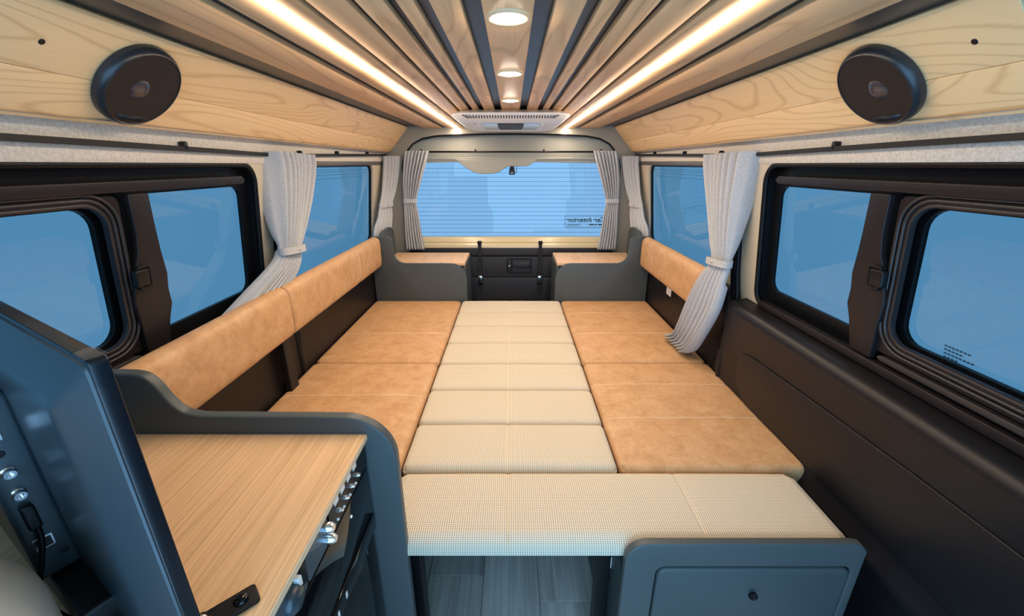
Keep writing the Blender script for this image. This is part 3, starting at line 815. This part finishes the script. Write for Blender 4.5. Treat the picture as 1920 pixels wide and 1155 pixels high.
# rear side corners
for s in (-1, 1):
    nm = 'left' if s < 0 else 'right'
    curtain(f'small grey curtain tied back on the {nm} rear corner pillar',
        [((s*.825, 2.83, 1.322), (s*.745, 2.925, 1.324), .013), ((s*.826, 2.82, 1.26), (s*.752, 2.92, 1.262), .015), ((s*.832, 2.76, 1.12), (s*.778, 2.90, 1.12), .013), ((s*.838, 2.69, 1.02), (s*.800, 2.84, 1.02), .008),
         ((s*.842, 2.65, .95), (s*.805, 2.84, .95), .012), ((s*.852, 2.58, .885), (s*.815, 2.835, .88), .014), ((s*.855, 2.56, .80), (s*.822, 2.82, .80), .013)],
        5, (-s, -.6, 0), ((s*.838, 2.69, 1.02), (s*.800, 2.84, 1.02), .015), 0, 0, 0, ph=.5, ret=.03)
    curtain(f'grey curtain tied back at the {nm} edge of the tailgate window',
        [((s*.545, 2.915, 1.356), (s*.705, 2.915, 1.356), .014), ((s*.56, 2.91, 1.30), (s*.715, 2.91, 1.30), .024), ((s*.605, 2.90, 1.17), (s*.73, 2.90, 1.17), .022), ((s*.648, 2.90, 1.035), (s*.735, 2.90, 1.035), .009),
         ((s*.640, 2.90, .95), (s*.738, 2.90, .95), .013), ((s*.628, 2.90, .82), (s*.742, 2.90, .82), .020), ((s*.612, 2.90, .70), (s*.742, 2.90, .70), .022)],
        7, (0, -1, 0), ((s*.648, 2.90, 1.035), (s*.737, 2.90, 1.035), .016), 0, 0, 0, btn=False, ph=.4*s)

# ================================================================== RIGHT FRONT CABINET
t = thing('bed_cabinet', 'dark grey cabinet under the right front of the bed', 'cabinet', (.53, .70, 0))
pts = [(.263, 0), (.806, 0), (.806, .448), (.790, .466), (.772, .470), (.335, .470)] + [(.313-.05*math.sin(a), .420+.05*math.cos(a)) for a in [PI/2*i/8 for i in range(9)]]
smooth(obj('front_panel', plate(pts, [rr(.337, .784, .06, .402, .022)], .020, lambda u, v, w: (u, .690+w, v), bev=.004), 'cab_grey', t), .6)
dr = smooth(obj('door', plate(rr(.340, .781, .063, .399, .022), [], .016, lambda u, v, w: (u, .687+w, v), bev=.007), 'cab_door', t), .6)
lk = smooth(obj('lock', lathe([(0, .010), (.006, .010), (.009, .008), (.010, 0)], (.569, .687, .318), (0, -1, 0), 20), 'black', t))
smooth(obj('lock_lever', box(.560, .568, .672, .680, .318, .338, .002, 2), 'black', t))
obj('body', box(.268, .80, .712, 1.30, .002, .358), 'cab_grey', t)

# ================================================================== COUNTER
t = thing('counter_cabinet', 'low counter with pine top and grey curved partition by the bed', 'cabinet', (-.58, .4, 0))
pts = [(-.885, .01), (-.236, .01), (-.236, .64)]
pts += [(-.336+.10*math.cos(a), .688+.10*math.sin(a)) for a in [PI/2*i/10 for i in range(11)]]
pts += [(-.40, .789), (-.60, .790)]
pts += [(p.x, p.y) for p in catmull([(-.625, .791, 0), (-.655, .800, 0), (-.677, .825, 0), (-.694, .860, 0), (-.712, .880, 0), (-.735, .887, 0)], 5)]
pts += [(-.80, .888), (-.885, .888)]
smooth(obj('partition', plate(pts, [], .024, lambda u, v, w: (u, .708+w, v), bev=.005), 'cab_grey', t), .6)
ct = obj('counter_top', box(-.885, -.293, .305, .707, .737, .750), 'counter_wood', t)
obj('edge_band', box(-.2928, -.2905, .305, .707, .737, .750, .0008, 1), 'edge', t)
obj('body', box(-.88, -.318, .31, .705, .01, .736), 'cab_grey', t)
fp = obj('control_fascia', box(-.317, -.2985, .31, .705, .676, .736), 'black', t)
F = lambda u, v, w: (-.2985+w, u, v)
for a, b_, m in ((.525, .70, 'black'), (.445, .518, 'steel'), (.33, .438, 'steel')):
    smooth(obj('control_plate', plate(rr(a, b_, .680, .735, .004), [], .0025, F, bev=.0006), m, fp), .6)
def child(name, me, m, par):
    o = obj(name, me, m); o.parent = par
    o.matrix_parent_inverse = Matrix.Translation(-Vector(t.location)); return o
for y in (.641, .612, .584, .556):
    obj('switch_label', plate(rr(y-.008, y+.008, .720, .733, .001), [], .0034, F), 'white_label', fp)
    obj('switch', lathe([(0, .009), (.003, .009), (.0045, .004), (.005, 0)], (-.296, y+.002, .704), (1, 0, 0), 12), 'chrome', fp)
    obj('indicator', lathe([(0, .004), (.002, .003), (.0025, 0)], (-.296, y-.006, .691), (1, 0, 0), 8), 'white_label', fp)
for z in (.719, .696):
    smooth(obj('knob', lathe([(0, .016), (.006, .016), (.0085, .013), (.0095, .002), (.0095, 0)], (-.296, .507, z), (1, 0, 0), 20), 'chrome', fp), .8)
smooth(obj('rocker_switch', plate(rr(.425, .440, .698, .730, .004), [], .006, F, bev=.0015), 'black', fp), .6)
smooth(obj('socket_cover', lathe([(0, .012), (.014, .011), (.019, .006), (.019, 0)], (-.296, .400, .706), (1, 0, 0), 24), 'tv_back', fp), .8)
obj('pull_tab', box(-.296, -.288, .411, .418, .714, .730), 'white_label', fp)
# microwave and fridge below the counter
mw = thing('microwave', 'glossy black microwave front under the counter controls', 'microwave', (-.31, .4, .552))
smooth(obj('front', box(-.317, -.2965, .31, .700, .556, .674, .002, 2), 'black_gloss', mw), .6)
for y, z in ((.60, .645), (.40, .62)): obj('screw', lathe([(0, .0025), (.003, .002), (.004, 0)], (-.2965, y, z), (1, 0, 0), 10), 'chrome', mw)
fr_ = thing('fridge', 'black compact fridge door low under the counter', 'fridge', (-.31, .4, .02))
smooth(obj('top_trim', box(-.317, -.2955, .31, .700, .512, .553, .002, 2), 'black_gloss', fr_), .6)
smooth(obj('door', box(-.317, -.2965, .31, .640, .04, .509, .003, 2), 'tv_rim', fr_), .6)
smooth(obj('hinge_post', box(-.317, -.302, .645, .700, .04, .506, .003, 2), 'black_gloss', fr_), .6)
for y in (.535, .50, .49, .478):  # small white plates stand in for light glints on the glossy trim
    obj('painted_glint', plate(rr(y-.003, y+.003, .522, .536, .001, 2), [], .0006, lambda u, v, w: (-.2957+w, u, v)), 'white_label', fr_)

# ================================================================== TELEVISION
tA = Vector((-.3335+.006, .290, 0)); ta = Vector((-.872, .489, 0)).normalized(); tn = Vector((-.489, -.872, 0)).normalized()
tv = thing('television', 'flat television seen from behind, over the counter', 'television', tA+ta*.27+Vector((0, 0, .80)))
def T(s, off, z): p = tA+ta*s+tn*off; return (p.x, p.y, z)
fT2 = lambda u, v, w: T(u, -w, v)
smooth(obj('bezel', plate(rr(0, .54, .758, 1.1245, .006), [], .013, fT2, bev=.0015), 'tv_rim', tv), .6)
obj('screen', plate(rr(.008, .532, .775, 1.117, .003), [], .0006, lambda u, v, w: T(u, -.0132-w, v)), 'screen', tv)
# stepped back shell
def loop(i, off, r=.01): return [T(u, off, v) for u, v in rr(.004+i, .536-i,   .762+i*.6, 1.120-i, r, 4)]
bm = bmesh.new(); LL = [[bm.verts.new(p) for p in loop(i, o_)] for i, o_ in ((0, 0), (.001, .002), (.028, .019), (.034, .0215), (.045, .0225))]
for A, Bq in zip(LL, LL[1:]):
    for i in range(len(A)): bm.faces.new((A[i], A[(i+1) % len(A)], Bq[(i+1) % len(A)], Bq[i]))
bm.faces.new(LL[-1]); bmesh.ops.recalc_face_normals(bm, faces=bm.faces[:])
sh = smooth(obj('back_shell', bm, 'tv_back', tv), .5)
bm = plate(rr(.205, .47, .815, 1.05, .008), [], .035, lambda u, v, w: T(u, .0215+w, v), bev=.004)
pb = smooth(obj('port_box', bm, 'tv_back', tv), .6)
smooth(obj('foot_block', plate(rr(.12, .45, .7515, .812, .004), [], .045, lambda u, v, w: T(u, .004+w, v), bev=.002), 'black', tv), .6)
clr = obj('corner_film', plate([(-.0008, 1.10), (-.0008, 1.1255), (.03, 1.1255), (.03, 1.124), (.002, 1.124), (.002, 1.10)], [], .015, lambda u, v, w: T(u, .0008-w, v)), 'clear_plastic', tv)
def S(off, z, out=0.): return T(.205-out, off, z)
ax_ = -ta
for off, z in ((.041, .985), (.041, .945)):
    pass
def jack(off, z):
    smooth(obj('jack', lathe([(.0062, 0), (.0062, .002), (.0048, .003), (.0048, .0095), (.0030, .0095), (.0030, .004), (0, .004)], S(off, z), ax_, 18), 'chrome', tv), .8)
jack(.043, .963); jack(.043, .935)
obj('port_hole', lathe([(0, .0004), (.004, .0003), (.0045, 0)], S(.043, .985), ax_, 14), 'black', tv)
obj('port_hole', lathe([(0, .0004), (.0035, .0003), (.004, 0)], S(.031, .842), ax_, 14), 'black', tv)
def sq(name, o0, o1, z0, z1, h, m):
    return obj(name, plate(rr(z0, z1, o0, o1, .0008, 2), [], h, lambda u, v, w: T(.205-w, v, u), bev=.0004), m, tv)
sq('hdmi_port', .036, .049, 1.000, 1.016, .001, 'chrome'); sq('usb_port', .034, .050, .856, .872, .001, 'chrome')
sq('usb_core', .036, .048, .858, .870, .0015, 'black')
cb = thing('cable', 'black video cable plugged into the television back', 'cable', S(.041, .86, .01))
smooth(obj('plug', plate(rr(.888, .920, .0375, .0485, .004, 4), [], .008, lambda u, v, w: T(.2035-w, v, u), bev=.002), 'black', cb), .6)
pth = catmull([S(.042, .893, .006), S(.043, .882, .012), S(.046, .868, .014), S(.052, .848, .014), S(.058, .825, .010), S(.060, .79, .008), S(.05, .76, .02)], 6)
smooth(obj('cord', tube(pth, .0028, 8), 'rubber', cb))
# bracket on the counter
t2 = thing('tv_bracket', 'black bolted steel arm lying on the pine counter', 'bracket', (-.345, .355, .7505))
dv = Vector((.72, .69, 0)); nv_ = Vector((-.69, .72, 0)); c0 = Vector((-.345, .352, .7507))
fB = lambda u, v, w: tuple(c0+dv*u+nv_*v+Vector((0, 0, w)))
smooth(obj('arm', plate(rr(-.09, .036, -.014, .014, .005), [], .006, fB, bev=.001), 'black', t2), .6)
smooth(obj('bolt', lathe([(.009, 0), (.009, .002), (.006, .005), (0, .006)], fB(.018, 0, .006), (0, 0, 1), 20), 'black_gloss', t2))
smooth(obj('bolt', lathe([(.010, 0), (.010, .003), (.007, .006), (.007, .009), (0, .009)], fB(-.022, 0, .006), (0, 0, 1), 20), 'black_gloss', t2), .8)
smooth(obj('hinge_block', box(-.375, -.352, .320, .338, .757, .772, .003, 2), 'chrome', t2))
# front seat
bm = box(-.84, -.385, -.02, .288, .35, .980, .085, 7)
st = smooth(obj('front_seat', bm, 'seat_beige')); tag(st, 'beige front seat back at the lower left corner below the television', 'seat'); recentre(st)
